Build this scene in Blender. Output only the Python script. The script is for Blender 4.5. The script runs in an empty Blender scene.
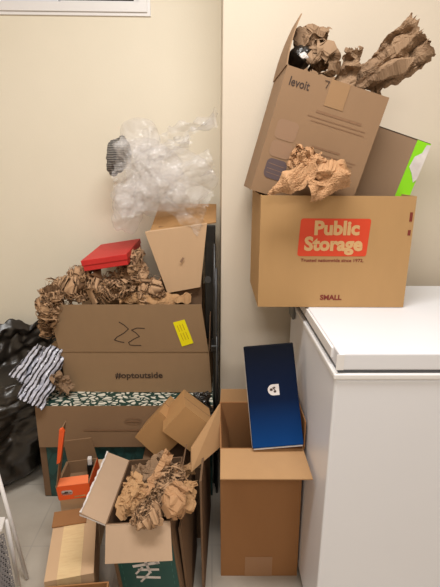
import bpy, bmesh, math, random
from mathutils import Vector, Matrix, Euler, noise
S = bpy.context.scene
COL = S.collection
R = math.radians
# ------------------------------------------------------------------ camera
FPX, CAMH, TH, YAW, ROLL = 445.0, 1.24, R(16), R(1.0), R(0.4)
cam = bpy.data.cameras.new('camera'); co = bpy.data.objects.new('camera', cam); COL.objects.link(co)
cam.sensor_fit = 'HORIZONTAL'; cam.sensor_width = 36.0; cam.lens = 36.0 * FPX / 440.0; cam.clip_start = 0.02
CM = Matrix.Rotation(-YAW, 4, 'Z') @ Matrix.Rotation(math.pi/2 - TH, 4, 'X') @ Matrix.Rotation(ROLL, 4, 'Z')
co.matrix_world = Matrix.Translation((0, 0, CAMH)) @ CM
S.camera = co
# ------------------------------------------------------------------ world, lights, exposure
w = bpy.data.worlds.new('world'); S.world = w; w.use_nodes = True
w.node_tree.nodes['Background'].inputs[0].default_value = (1.0, 0.97, 0.93, 1); w.node_tree.nodes['Background'].inputs[1].default_value = 0.12
def area(name, loc, rot, sx, sy, e, colr):
    l = bpy.data.lights.new(name, 'AREA'); l.shape = 'RECTANGLE'; l.size = sx; l.size_y = sy; l.energy = e; l.color = colr
    o = bpy.data.objects.new(name, l); COL.objects.link(o); o.location = loc; o.rotation_euler = rot; return o
area('ceiling_tube_light', (-0.05, 0.62, 2.44), (0, 0, 0), 1.2, 0.3, 31, (1.0, 0.975, 0.945))
area('front_fill_light', (0.3, -1.3, 2.44), (0, 0, 0), 1.2, 0.5, 24, (1.0, 0.975, 0.95))  # added fill behind the camera, brightens the front faces
S.cycles.transparent_max_bounces = 24
vs = S.view_settings; vs.view_transform = 'Standard'; vs.look = 'None'; vs.exposure = 0.06; vs.gamma = 1; vs.use_curve_mapping = False

# ------------------------------------------------------------------ helpers
def at(px, py, Y):
    """point of the place seen at a spot of the photograph, at distance Y into the room"""
    r = CM.to_3x3() @ Vector(((px-220)/FPX, -(py-293.5)/FPX, -1)); return Vector((0, 0, CAMH)) + r*(Y/r.y)
def srgb(r, g, b):
    f = lambda c: (c/255/12.92) if c/255 <= .04045 else ((c/255+.055)/1.055)**2.4
    return (f(r), f(g), f(b), 1)
def mat(name, colr, rough=.6, metal=0, spec=.5):
    m = bpy.data.materials.new(name); m.use_nodes = True; b = m.node_tree.nodes['Principled BSDF']
    b.inputs['Base Color'].default_value = colr; b.inputs['Roughness'].default_value = rough; b.inputs['Metallic'].default_value = metal
    b.inputs['Specular IOR Level'].default_value = spec
    return m
def N(m, t, **kw):
    n = m.node_tree.nodes.new(t)
    for k, v in kw.items(): setattr(n, k, v)
    return n
def L(m, a, b): m.node_tree.links.new(a, b)
def noisy(name, c1, c2, scale=6, rough=.7, bump=.0, bscale=60, spec=.3, stretch=(1, 1, 1), metal=0):
    m = mat(name, c1, rough, metal, spec); b = m.node_tree.nodes['Principled BSDF']
    tc = N(m, 'ShaderNodeTexCoord'); mp = N(m, 'ShaderNodeMapping'); mp.inputs['Scale'].default_value = stretch
    L(m, tc.outputs['Object'], mp.inputs['Vector'])
    n = N(m, 'ShaderNodeTexNoise'); n.inputs['Scale'].default_value = scale; n.inputs['Detail'].default_value = 5
    L(m, mp.outputs[0], n.inputs['Vector'])
    r = N(m, 'ShaderNodeValToRGB'); r.color_ramp.elements[0].position = .3; r.color_ramp.elements[1].position = .7
    r.color_ramp.elements[0].color = c1; r.color_ramp.elements[1].color = c2
    L(m, n.outputs[0], r.inputs[0]); L(m, r.outputs[0], b.inputs['Base Color'])
    if bump:
        n2 = N(m, 'ShaderNodeTexNoise'); n2.inputs['Scale'].default_value = bscale; n2.inputs['Detail'].default_value = 4
        L(m, mp.outputs[0], n2.inputs['Vector'])
        bp = N(m, 'ShaderNodeBump'); bp.inputs['Strength'].default_value = bump; bp.inputs['Distance'].default_value = .002
        L(m, n2.outputs[0], bp.inputs['Height']); L(m, bp.outputs[0], b.inputs['Normal'])
    return m
def kraft(name, r, g, b, d=.965):
    c = srgb(r, g, b); return noisy(name, c, (c[0]*d, c[1]*d, c[2]*d, 1), scale=9, rough=.75, bump=.12, bscale=25, spec=.2, stretch=(3, 3, .8))
def mesh_obj(name, bm, m, parent=None, world=None, smooth=False, bevel=0, solid=0):
    """link bm as ONE mesh object. With world=matrix of the parent, bm holds world coordinates."""
    if world is not None: bm.transform(world.inverted())
    bmesh.ops.recalc_face_normals(bm, faces=bm.faces)
    me = bpy.data.meshes.new(name); bm.to_mesh(me); bm.free()
    for p in me.polygons: p.use_smooth = smooth
    o = bpy.data.objects.new(name, me); COL.objects.link(o)
    for mm in (m if isinstance(m, (list, tuple)) else [m]): me.materials.append(mm)
    if parent: o.parent = parent
    if solid:
        s = o.modifiers.new('thick', 'SOLIDIFY'); s.thickness = solid; s.offset = 0
    if bevel:
        b = o.modifiers.new('bevel', 'BEVEL'); b.width = bevel; b.segments = 3; b.limit_method = 'ANGLE'
    return o
def bx(bm, x0, x1, y0, y1, z0, z1, M=None):
    r = bmesh.ops.create_cube(bm, size=1)
    T = Matrix.Translation(((x0+x1)/2, (y0+y1)/2, (z0+z1)/2)) @ Matrix.Diagonal((x1-x0, y1-y0, z1-z0, 1))
    bmesh.ops.transform(bm, matrix=(M @ T) if M else T, verts=r['verts']); return r['verts']
def box(name, x0, x1, y0, y1, z0, z1, m, parent=None, bevel=0, M=None):
    bm = bmesh.new(); bx(bm, x0, x1, y0, y1, z0, z1, M); return mesh_obj(name, bm, m, parent, bevel=bevel)
def slab(bm, pts, t):
    """a flat polygon given thickness t to the side away from the camera-facing side"""
    pts = [Vector(p) for p in pts]; n = (pts[1]-pts[0]).cross(pts[2]-pts[0]).normalized()*t
    a = [bm.verts.new(p) for p in pts]; b = [bm.verts.new(p-n) for p in pts]; k = len(pts)
    bm.faces.new(a); bm.faces.new(b[::-1])
    for i in range(k): bm.faces.new((a[i], b[i], b[(i+1) % k], a[(i+1) % k]))
def tube(bm, pts, r, seg=10):
    pts = [Vector(p) for p in pts]; rings = []
    for i, p in enumerate(pts):
        d = (pts[min(i+1, len(pts)-1)]-pts[max(i-1, 0)]).normalized(); u = d.cross(Vector((.31, .95, .1))).normalized(); v = d.cross(u)
        rr = r[i] if isinstance(r, (list, tuple)) else r
        rings.append([bm.verts.new(p+(u*math.cos(a)+v*math.sin(a))*rr) for a in [2*math.pi*k/seg for k in range(seg)]])
    for A, B in zip(rings, rings[1:]):
        for k in range(seg): bm.faces.new((A[k], A[(k+1) % seg], B[(k+1) % seg], B[k]))
    bm.faces.new(rings[0][::-1]); bm.faces.new(rings[-1])
def tag(o, label, cat, group=None):
    o['label'] = label; o['category'] = cat
    if group: o['group'] = group
    return o
def empty(name, loc, rot, label, cat, group=None):
    o = bpy.data.objects.new(name, None); COL.objects.link(o); o.empty_display_size = .05
    o.location = loc; o.rotation_euler = rot; return tag(o, label, cat, group)
def MW(o): return Matrix.Translation(o.location) @ o.rotation_euler.to_matrix().to_4x4()
def struct(name, x0, x1, y0, y1, z0, z1, m, bevel=0):
    o = box(name, x0, x1, y0, y1, z0, z1, m, bevel=bevel); o['kind'] = 'structure'; return o
def text(name, s, size, m, parent, loc, rotz=0, bold=0, wid=1.0, shear=0, width=None):
    """lettering on a front face (facing -Y), centred on loc in parent space"""
    cu = bpy.data.curves.new('t', 'FONT'); cu.body = s; cu.size = size; cu.offset = bold; cu.shear = shear
    cu.align_x = 'CENTER'; cu.align_y = 'CENTER'; cu.resolution_u = 3
    to = bpy.data.objects.new('t', cu); COL.objects.link(to); bpy.context.view_layer.update()
    me = bpy.data.meshes.new_from_object(to.evaluated_get(bpy.context.evaluated_depsgraph_get()))
    COL.objects.unlink(to); bpy.data.objects.remove(to)
    bm = bmesh.new(); bm.from_mesh(me)
    if width:
        xs = [v.co.x for v in bm.verts]; wid = width/(max(xs)-min(xs))
    for v in bm.verts: v.co.x *= wid
    bm.transform(Matrix.Translation(loc) @ Matrix.Rotation(R(90), 4, 'X') @ Matrix.Rotation(rotz, 4, 'Z'))
    me = bpy.data.meshes.new(name); bm.to_mesh(me); bm.free(); me.materials.append(m)
    o = bpy.data.objects.new(name, me); COL.objects.link(o); o.parent = parent; return o
def strip(bm, x0, z0, x1, z1, wd, y):
    """an ink line on a front face"""
    d = Vector((x1-x0, 0, z1-z0)).normalized()*.5*wd; n = Vector((-d.z, 0, d.x))
    A, B = Vector((x0, y, z0))-d, Vector((x1, y, z1))+d
    bm.faces.new([bm.verts.new(p) for p in (A-n, B-n, B+n, A+n)])
def words(bm, cx, cz, length, h, y, rnd):
    x = cx-length/2
    while x < cx+length/2:
        wl = rnd.uniform(2, 5)*h; wl = min(wl, cx+length/2-x)
        if wl > .002: strip(bm, x, cz, x+wl, cz, h, y)
        x += wl+h*.9
def roundrect(bm, cx, cz, wd, h, r, y, shear=0):
    vs = []
    for (sx, sz, a0) in ((1, 1, 0), (-1, 1, 90), (-1, -1, 180), (1, -1, 270)):
        for k in range(5):
            a = R(a0+k*22.5); px = cx+sx*(wd/2-r)+r*math.cos(a); pz = cz+sz*(h/2-r)+r*math.sin(a)
            vs.append(bm.verts.new((px+shear*(pz-cz), y, pz)))
    bm.faces.new(vs)

# ------------------------------------------------------------------ cartons
TK = .004
def carton_body(root, wd, dp, h, m, shear=0, closed=False, floor_z=0):
    """open-topped carton: bottom and four walls of board, origin at the middle of its base"""
    bm = bmesh.new(); a, b = wd/2, dp/2
    if closed:
        bx(bm, -a, a, -b, b, 0, h)
    else:
        O = [(-a, -b), (a, -b), (a, b), (-a, b)]; I = [(-a+TK, -b+TK), (a-TK, -b+TK), (a-TK, b-TK), (-a+TK, b-TK)]
        vo0 = [bm.verts.new((x, y, 0)) for x, y in O]; vo1 = [bm.verts.new((x, y, h)) for x, y in O]
        vi0 = [bm.verts.new((x, y, TK)) for x, y in I]; vi1 = [bm.verts.new((x, y, h)) for x, y in I]
        for k in range(4):
            j = (k+1) % 4
            bm.faces.new((vo0[k], vo0[j], vo1[j], vo1[k])); bm.faces.new((vi0[j], vi0[k], vi1[k], vi1[j])); bm.faces.new((vo1[k], vo1[j], vi1[j], vi1[k]))
        bm.faces.new(vo0[::-1]); bm.faces.new(vi0)
    for v in bm.verts: v.co.x += shear*v.co.z
    return mesh_obj('carton_body', bm, m, root)
def flap(root, side, wd, dp, h, length, ang, m, taper=.004, name='flap', shear=0, curl=0):
    """flap hinged on one top edge; ang 0 lies closed, 90 stands up, 180 sticks out level, 270 hangs down outside"""
    a, b = wd/2, dp/2; half = a if side in 'fb' else b; off = b if side in 'fb' else a
    rz = {'f': 0, 'r': 90, 'b': 180, 'l': 270}[side]; bm = bmesh.new(); t = R(ang); n = 6
    prof = []; y = 0.; z = 0.; al = t
    for k in range(n+1):
        prof.append((y, z)); al = t+curl*(k/n); y += math.cos(al)*length/n; z += math.sin(al)*length/n
    nrm = Vector((0, -math.sin(t), math.cos(t)))*TK*.8
    rows = []
    for k, (y, z) in enumerate(prof):
        hw = half-.001-taper*k/n
        rows.append([bm.verts.new(Vector((sx*hw, y, z))+s*nrm) for s in (0, 1) for sx in (-1, 1)])
    for A, B in zip(rows, rows[1:]):
        bm.faces.new((A[0], A[1], B[1], B[0])); bm.faces.new((A[3], A[2], B[2], B[3]))
        bm.faces.new((A[0], B[0], B[2], A[2])); bm.faces.new((A[1], A[3], B[3], B[1]))
    A = rows[0]; bm.faces.new((A[0], A[2], A[3], A[1])); A = rows[-1]; bm.faces.new((A[0], A[1], A[3], A[2]))
    bm.transform(Matrix.Translation((shear*h, 0, h)) @ Matrix.Rotation(R(rz), 4, 'Z') @ Matrix.Translation((0, -off, 0)))
    return mesh_obj(name, bm, m, root)
def base_of(c, e, h):
    e = Euler([R(v) for v in e], 'XYZ'); return Vector(c)-e.to_matrix() @ Vector((0, 0, h/2)), e

# ------------------------------------------------------------------ crumpled paper
def tri(x): x = x % 2.0; return abs(x-1)*2-1
def folder(seed, n=7, f=(14, 60), amp=.012):
    rnd = random.Random(seed); ws = []
    for i in range(n):
        k = f[0]*(f[1]/f[0])**(i/(n-1)); d = Vector((rnd.gauss(0, 1), rnd.gauss(0, 1), rnd.gauss(0, 1))).normalized()
        ws.append((d*k, rnd.uniform(0, 2), amp*(f[0]/k)**.85))
    def g(p): 
        w_ = p*9+Vector((seed % 97+.5, 0, 0)); q = p+Vector((noise.noise(w_), noise.noise(w_+Vector((31.4, 7.7, 2.1))), noise.noise(w_+Vector((5.2, 19.3, 44.8)))))*.022
        return sum(a*tri(q.dot(d)+ph) for d, ph, a in ws)
    return g
def wad_bm(bm, seed, c, size, rot=(0, 0, 0), amp=.35, sub=5, f=(12, 70), fs=.13, rough=1):
    """crumpled ball: an ellipsoid creased by sharp straight folds"""
    g = folder(seed, 8, f, amp*.5); g2 = folder(seed+91, 3, (7, 16), amp*.4); E_ = Euler(rot).to_matrix(); s = Vector(size); sc = sum(size)/3
    rr = random.Random(seed); r = bmesh.ops.create_icosphere(bm, subdivisions=sub, radius=1)
    for v in r['verts']:
        d = v.co.normalized(); k = 1+g(d*fs+Vector((seed*.37, 0, 0)))+g2(d*fs)
        v.co = Vector(c)+E_ @ Vector((d.x*s.x*k, d.y*s.y*k, d.z*s.z*k))+rough*Vector((rr.uniform(-1, 1), rr.uniform(-1, 1), rr.uniform(-1, 1)))*sc*.05
    return r['verts']
def crumple_sheet(bm, seed, fn, nu=60, nv=44, amp=.012, f=(14, 80), jag=.0):
    """sheet fn(u,v) creased; jag tears its v=1 and u=1 edges"""
    g = folder(seed, 8, f, amp); rnd = random.Random(seed); G = []
    gx = folder(seed+5, 4, f, amp*.6)
    Lu = (Vector(fn(0, .5))-Vector(fn(.5, .5))).length*2.4; Lv = (Vector(fn(.5, 0))-Vector(fn(.5, .5))).length*2.4; lay = bm.loops.layers.uv.verify(); ou = rnd.uniform(0, 9)
    ju = [noise.noise(Vector((j*.6, seed, 0)))*jag+rnd.uniform(-1, 1)*jag*.35 for j in range(nv+1)]
    for i in range(nu+1):
        row = []
        for j in range(nv+1):
            u, v = i/nu, j/nv; u2 = u*(1+ju[j]); p = Vector(fn(u2, v)); e = .01
            n = (Vector(fn(u2+e, v))-p).cross(Vector(fn(u2, v+e))-p)
            n = n.normalized() if n.length > 1e-9 else Vector((0, -1, 0))
            row.append(bm.verts.new(p+n*g(p)*1.7+Vector((gx(p)+rnd.uniform(-1, 1)*.0008, rnd.uniform(-1, 1)*.0012, gx(p+Vector((.3, .1, 0)))+rnd.uniform(-1, 1)*.0008))))
        G.append(row)
    for i in range(nu):
        for j in range(nv):
            fc = bm.faces.new((G[i][j], G[i+1][j], G[i+1][j+1], G[i][j+1]))
            for lp, (a, b) in zip(fc.loops, ((0, 0), (1, 0), (1, 1), (0, 1))): lp[lay].uv = (ou+(i+a)/nu*Lu, (j+b)/nv*Lv)

# ------------------------------------------------------------------ materials
M = {}
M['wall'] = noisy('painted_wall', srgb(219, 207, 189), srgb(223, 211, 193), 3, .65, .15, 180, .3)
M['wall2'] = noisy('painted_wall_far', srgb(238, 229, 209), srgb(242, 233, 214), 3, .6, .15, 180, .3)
M['ceil'] = mat('ceiling_paint', srgb(235, 232, 225), .9)
fl = noisy('stone_tile_floor', srgb(196, 188, 176), srgb(176, 167, 155), 5, .35, .05, 30, .4); M['floor'] = fl
M['trimw'] = mat('white_gloss_paint', srgb(240, 238, 238), .35)
M['nightglass'] = mat('dark_glass', srgb(38, 30, 30), .1)
M['frost'] = mat('pale_blind', srgb(228, 228, 236), .5)
M['enamel'] = noisy('white_enamel', srgb(236, 237, 243), srgb(238, 239, 245), 2, .32, .03, 400, .5)
M['gasket'] = mat('grey_rubber', srgb(95, 98, 104), .6)
M['greyplastic'] = mat('grey_plastic', srgb(120, 120, 118), .5)
M['k_ps'] = kraft('kraft_moving_box', 182, 144, 98)
M['k_lev'] = kraft('kraft_printed_box', 150, 120, 92)
M['k_green'] = kraft('kraft_dull_box', 150, 124, 100)
M['k_tall'] = kraft('kraft_tall_box', 160, 114, 74)
M['k_flap'] = kraft('kraft_flap_light', 188, 148, 106)
M['k_opt'] = kraft('kraft_grey_brown', 152, 124, 94)
M['k_wide'] = kraft('kraft_wide_box', 140, 111, 84)
M['k_pale'] = kraft('kraft_pale', 212, 178, 142)
M['k_mid'] = kraft('kraft_inner_liner', 192, 164, 138)
M['k_cube'] = kraft('kraft_small_box', 182, 140, 94)
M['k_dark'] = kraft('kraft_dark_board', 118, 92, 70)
M['paper'] = noisy('packing_paper', srgb(196, 156, 114), srgb(182, 142, 102), 8, .8, .3, 120, .15)
M['paper_or'] = noisy('packing_paper_warm', srgb(194, 152, 114), srgb(180, 138, 100), 8, .75, .3, 120, .2)
M['paper_gr'] = noisy('packing_paper_grey', srgb(156, 128, 102), srgb(142, 115, 90), 8, .8, .3, 120, .15)
M['red_ink'] = mat('red_ink', srgb(214, 66, 30), .6)
M['kraft_ink'] = mat('kraft_letters', srgb(214, 172, 118), .7)
M['maroon'] = mat('dark_red_ink', srgb(120, 42, 30), .7)
M['ink'] = mat('brown_ink', srgb(64, 46, 36), .7)
M['faint'] = mat('faint_ink', srgb(136, 102, 74), .7)
M['faint2'] = mat('faint_grey_ink', srgb(150, 118, 92), .7)
M['slate'] = mat('slate_ink', srgb(92, 76, 78), .7)
M['tape'] = mat('clear_tape', srgb(160, 126, 92), .2)
M['tape_pale'] = noisy('fibre_tape', srgb(236, 208, 160), srgb(226, 194, 146), 30, .35, .3, 60, .5, (1, 6, 1))
M['green'] = mat('lime_label', srgb(140, 220, 20), .5)
M['white'] = noisy('torn_white', srgb(232, 226, 222), srgb(205, 196, 192), 30, .8)
M['yellow'] = mat('yellow_sticker', srgb(250, 236, 10), .5)
M['orange'] = mat('orange_board', srgb(236, 92, 36), .45)
M['orange_in'] = mat('orange_edge_board', srgb(244, 128, 78), .5)
M['red'] = noisy('red_board', srgb(206, 52, 48), srgb(196, 46, 44), 8, .5)
M['teal'] = mat('teal_ink', srgb(28, 76, 70), .55)
M['black'] = mat('black_plastic', srgb(22, 21, 20), .35)
M['blackbag'] = noisy('black_film', srgb(50, 44, 38), srgb(34, 30, 26), 6, .28, .4, 25, .6)
M['shiny'] = noisy('silver_film', srgb(30, 30, 36), srgb(205, 206, 220), 16, .2, .3, 30, .8, (1, .25, 1))
m = M['shiny']; mp = [n for n in m.node_tree.nodes if n.type == 'MAPPING'][0]; mp.inputs['Scale'].default_value = (1, 1, 1); mp.inputs['Rotation'].default_value = (0, R(-32), 0)
wv = N(m, 'ShaderNodeTexWave'); wv.inputs['Scale'].default_value = 19; wv.inputs['Distortion'].default_value = 4; wv.inputs['Detail Scale'].default_value = 1; L(m, mp.outputs[0], wv.inputs['Vector'])
rp = [n for n in m.node_tree.nodes if n.type == 'VALTORGB'][0]; L(m, wv.outputs['Fac'], rp.inputs[0]); rp.color_ramp.elements[0].position = .2; rp.color_ramp.elements[1].position = .55
M['whitemetal'] = mat('white_metal', srgb(232, 228, 226), .4)
M['mesh'] = mat('dark_mesh', srgb(58, 56, 58), .5)
def leaf(name, cell, line, sc, stretch, width=.09):
    m = mat(name, cell, .55); b = m.node_tree.nodes['Principled BSDF']
    tc = N(m, 'ShaderNodeTexCoord'); mp = N(m, 'ShaderNodeMapping'); mp.inputs['Scale'].default_value = stretch; mp.inputs['Rotation'].default_value = (.2, .3, .6)
    nz = N(m, 'ShaderNodeTexNoise'); nz.inputs['Scale'].default_value = 12
    mx = N(m, 'ShaderNodeMixRGB'); mx.inputs[0].default_value = .06
    L(m, tc.outputs['Object'], mx.inputs[1]); L(m, nz.outputs[1], mx.inputs[2]); L(m, tc.outputs['Object'], nz.inputs['Vector']); L(m, mx.outputs[0], mp.inputs['Vector'])
    v = N(m, 'ShaderNodeTexVoronoi'); v.feature = 'DISTANCE_TO_EDGE'; v.inputs['Scale'].default_value = sc; L(m, mp.outputs[0], v.inputs['Vector'])
    r = N(m, 'ShaderNodeValToRGB'); r.color_ramp.interpolation = 'LINEAR'
    r.color_ramp.elements[0].position = width; r.color_ramp.elements[0].color = line; r.color_ramp.elements[1].position = width+.04; r.color_ramp.elements[1].color = cell
    L(m, v.outputs['Distance'], r.inputs[0]); L(m, r.outputs[0], b.inputs['Base Color']); return m
M['leaf_white'] = leaf('leaf_print_white', srgb(226, 222, 206), srgb(30, 62, 54), 46, (.8, 1.3, 1), .13)
M['leaf_teal'] = leaf('leaf_print_teal', srgb(34, 74, 70), srgb(24, 58, 55), 26, (1, 1, .6), .07)
# honeycomb paper: real slits (holes) through the sheet, shade painted darker round their rims
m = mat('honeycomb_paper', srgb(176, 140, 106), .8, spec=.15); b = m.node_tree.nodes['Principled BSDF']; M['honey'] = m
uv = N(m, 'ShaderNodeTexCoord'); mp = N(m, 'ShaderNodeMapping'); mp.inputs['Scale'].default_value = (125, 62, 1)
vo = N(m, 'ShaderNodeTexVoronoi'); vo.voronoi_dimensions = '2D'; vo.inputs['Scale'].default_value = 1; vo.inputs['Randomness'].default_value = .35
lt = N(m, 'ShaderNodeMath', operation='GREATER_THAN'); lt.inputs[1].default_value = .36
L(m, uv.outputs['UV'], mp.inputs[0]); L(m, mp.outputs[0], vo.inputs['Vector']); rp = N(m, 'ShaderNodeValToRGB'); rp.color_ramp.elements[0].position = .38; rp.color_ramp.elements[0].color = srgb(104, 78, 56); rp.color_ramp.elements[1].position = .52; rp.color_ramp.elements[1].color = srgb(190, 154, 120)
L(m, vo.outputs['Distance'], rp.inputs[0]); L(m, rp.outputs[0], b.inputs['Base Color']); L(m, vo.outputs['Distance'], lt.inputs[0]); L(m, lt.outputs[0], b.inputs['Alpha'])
# clear film
m = bpy.data.materials.new('clear_bubble_film'); m.use_nodes = True; M['film'] = m; nt = m.node_tree; b = nt.nodes['Principled BSDF']
b.inputs['Base Color'].default_value = srgb(236, 232, 230); b.inputs['Roughness'].default_value = .12; b.inputs['Alpha'].default_value = .22; b.inputs['Specular IOR Level'].default_value = .9
tc = N(m, 'ShaderNodeTexCoord'); vo = N(m, 'ShaderNodeTexVoronoi'); vo.inputs['Scale'].default_value = 75; bp = N(m, 'ShaderNodeBump'); bp.inputs['Strength'].default_value = .35; bp.inputs['Distance'].default_value = .01
L(m, tc.outputs['Object'], vo.inputs['Vector']); L(m, vo.outputs['Distance'], bp.inputs['Height']); L(m, bp.outputs[0], b.inputs['Normal'])

# ------------------------------------------------------------------ the room
XC, YR, YL, ZC = .030, 1.54, 1.89, 2.5
# tile joints in the floor material
b = fl.node_tree.nodes['Principled BSDF']; src = b.inputs['Base Color'].links[0].from_socket
tc = N(fl, 'ShaderNodeTexCoord'); br = N(fl, 'ShaderNodeTexBrick'); br.offset = 0; br.inputs['Scale'].default_value = 1; br.inputs['Brick Width'].default_value = .305; br.inputs['Row Height'].default_value = .305
br.inputs['Mortar Size'].default_value = .0025; br.inputs['Mortar'].default_value = srgb(176, 168, 158); L(fl, tc.outputs['Object'], br.inputs['Vector']); L(fl, src, br.inputs['Color1']); L(fl, src, br.inputs['Color2']); L(fl, br.outputs[0], b.inputs['Base Color'])
struct('floor', -1.9, 2.1, -2.2, 2.1, -.05, 0, M['floor'])
struct('ceiling', -1.9, 2.1, -2.2, 2.1, ZC, ZC+.05, M['ceil'])
struct('wall_right_front', XC, 2.0, YR, 2.1, 0, ZC, M['wall'], .003)     # the part of the back wall that stands forward
WX0, WX1, WZ0, WZ1 = -1.42, -.245, 1.787, 2.3
bm = bmesh.new()
bx(bm, -1.8, XC, YL, 2.1, 0, WZ0); bx(bm, -1.8, XC, YL, 2.1, WZ1, ZC); bx(bm, -1.8, WX0, YL, 2.1, WZ0, WZ1); bx(bm, WX1, XC, YL, 2.1, WZ0, WZ1)
o = mesh_obj('wall_back', bm, M['wall2']); o['kind'] = 'structure'
struct('wall_left', -1.9, -1.8, -2.2, 2.1, 0, ZC, M['wall'])
struct('wall_right', 2.0, 2.1, -2.2, 2.1, 0, ZC, M['wall'])
struct('wall_front', -1.8, 2.0, -2.2, -2.1, 0, ZC, M['wall'])
bm = bmesh.new()
for (a, b_, c, d) in ((WX0-.0, WX1, WZ0, WZ0+.03), (WX0, WX1, WZ1-.03, WZ1), (WX0, WX0+.03, WZ0+.03, WZ1-.03), (WX1-.03, WX1, WZ0+.03, WZ1-.03)): bx(bm, a, b_, YL-.012, YL+.07, c, d)
bx(bm, WX0-.012, WX1+.012, YL-.006, YL-.0, WZ0-.012, WZ0)
bx(bm, WX1, WX1+.012, YL-.006, YL-.0, WZ0, WZ1)
win = mesh_obj('window_1', bm, M['trimw']); win['kind'] = 'structure'
bm = bmesh.new(); bx(bm, WX0+.03, -.575, YL+.005, YL+.03, WZ0+.012, WZ1-.03); mesh_obj('sash', bm, M['frost'], win)
bm = bmesh.new()
bx(bm, -.6, WX1-.03, YL+.035, YL+.06, WZ0+.03, WZ0+.049); bx(bm, WX1-.055, WX1-.03, YL+.035, YL+.06, WZ0+.049, WZ1-.03); mesh_obj('sash', bm, M['trimw'], win)
bm = bmesh.new(); bx(bm, -.6, WX1-.055, YL+.045, YL+.05, WZ0+.04, WZ1-.03); mesh_obj('pane', bm, M['nightglass'], win)

# ------------------------------------------------------------------ chest freezer
fr = empty('chest_freezer', (.72, 1.17, 0), (0, 0, 0), 'large white chest freezer with a flat lid standing on the floor against the right wall', 'freezer')
FW = MW(fr); x0, x1, y0, y1 = .2710, 1.17, .888, 1.455
bm = bmesh.new(); bx(bm, x0, x1, y0, y1, .03, .788); mesh_obj('cabinet', bm, M['enamel'], fr, FW, bevel=.006)
bm = bmesh.new(); bx(bm, x0-.004, x1+.004, y0-.004, y1+.002, .788, .803); mesh_obj('top_rim', bm, M['trimw'], fr, FW, bevel=.004)
bm = bmesh.new(); bx(bm, x0+.006, x1-.006, y0+.004, y1-.006, .803, .811); mesh_obj('lid_seal', bm, M['gasket'], fr, FW)
bm = bmesh.new(); bx(bm, x0+.004, x1-.004, y0-.001, y1+.004, .811, .851); mesh_obj('lid', bm, M['enamel'], fr, FW, bevel=.004)
bm = bmesh.new(); bx(bm, x0-.001, x0+.006, y0+.045, y1-.1, .820, .846); mesh_obj('lid_side_trim', bm, M['trimw'], fr, FW, bevel=.002)
bm = bmesh.new(); bx(bm, x0-.001, x0+.016, y0-.002, y0+.0, .812, .848); mesh_obj('lid_corner_trim', bm, M['trimw'], fr, FW)
bm = bmesh.new(); bx(bm, x0-.004, x0+.02, y1-.085, y1-.03, .812, .852); bx(bm, x0-.012, x0-.003, y1-.09, y1-.025, .76, .83); mesh_obj('hinge', bm, M['greyplastic'], fr, FW, bevel=.003)
bm = bmesh.new()
for fx in (x0+.06, x1-.06):
    for fy in (y0+.06, y1-.06): b1 = bmesh.new(); bx(b1, fx-.03, fx+.03, fy-.03, fy+.03, 0, .03); mesh_obj('foot', b1, M['greyplastic'], fr, FW)
bm.free()

# ------------------------------------------------------------------ moving box on the freezer
W_, D_, H_ = .4190, .290, .3125
ps = empty('moving_box', (.340, 1.3585, .8525), (0, 0, R(-.3)), 'open kraft moving box with a red Public Storage logo standing on the white freezer', 'cardboard box')
ps_sh = 0.0
carton_body(ps, W_, D_, H_, M['k_ps'], .0)
yF = -D_/2-.0007
bm = bmesh.new(); roundrect(bm, -.006, .200, .192, .104, .007, yF, .05); mesh_obj('logo_panel', bm, M['red_ink'], ps)
text('logo_lettering', 'Public', .052, M['kraft_ink'], ps, (.0, yF-.0006, .2245), bold=.0022, width=.124)
text('logo_lettering', 'Storage', .052, M['kraft_ink'], ps, (-.006, yF-.0006, .181), bold=.0022, width=.162)
text('tagline_print', 'Trusted nationwide since 1972.', .0125, M['maroon'], ps, (-.006, yF, .136), bold=.0003, width=.176)
text('size_print', 'SMALL', .020, M['maroon'], ps, (-.002, yF, .028), bold=.0008, width=.062)
for z0, z1 in ((.245, .27), (.207, .222)):
    bm = bmesh.new(); bm.faces.new([bm.verts.new((x, yF, z)) for x, z in ((.196, z0), (.204, z0), (.204, z1), (.196, z1))]); mesh_obj('edge_mark', bm, M['maroon'], ps)
flap(ps, 'f', W_, D_, H_, .13, -88, M['k_ps'])
flap(ps, 'l', W_, D_, H_, .13, -84, M['k_ps'])
flap(ps, 'r', W_, D_, H_, .13, -88, M['k_ps'])
flap(ps, 'b', W_, D_, H_, .13, 96, M['k_ps'])

# ------------------------------------------------------------------ printed box tilted in the moving box
bl, be = base_of((.2793, 1.3655, 1.2957), (0, 15.5, .5), .3205)
W_, D_, H_ = .2789, .25, .3205
lv = empty('printed_shipping_box', bl, be, 'tall paper-stuffed brown box printed levoit, tilted in the top of the moving box', 'cardboard box')
carton_body(lv, W_, D_, H_, M['k_lev'])
yF = -D_/2-.0007
flap(lv, 'l', W_, D_, H_, .140, 95, M['k_lev'], taper=.062, curl=-.3)
flap(lv, 'b', W_, D_, H_, .09, 120, M['k_lev'])
flap(lv, 'r', W_, D_, H_, .09, -80, M['k_lev'])
X = lambda r: -W_/2+r
Z = lambda d: H_-d
text('brand_print', 'levoit', .030, M['ink'], lv, (X(.043), yF, Z(.034)), bold=.0005, width=.054)
rnd = random.Random(4)
bm = bmesh.new(); words(bm, X(.169), Z(.083), .12, .0065, yF, rnd); mesh_obj('title_print', bm, M['faint'], lv)
for r_, d_, l_, h_ in ((.168, .098, .158, .0028), (.176, .108, .15, .0028), (.163, .168, .073, .005), (.19, .182, .13, .0028), (.185, .190, .12, .0028)):
    bm = bmesh.new(); words(bm, X(r_), Z(d_), l_, h_, yF, rnd); mesh_obj('small_print', bm, M['faint'], lv)
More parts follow.
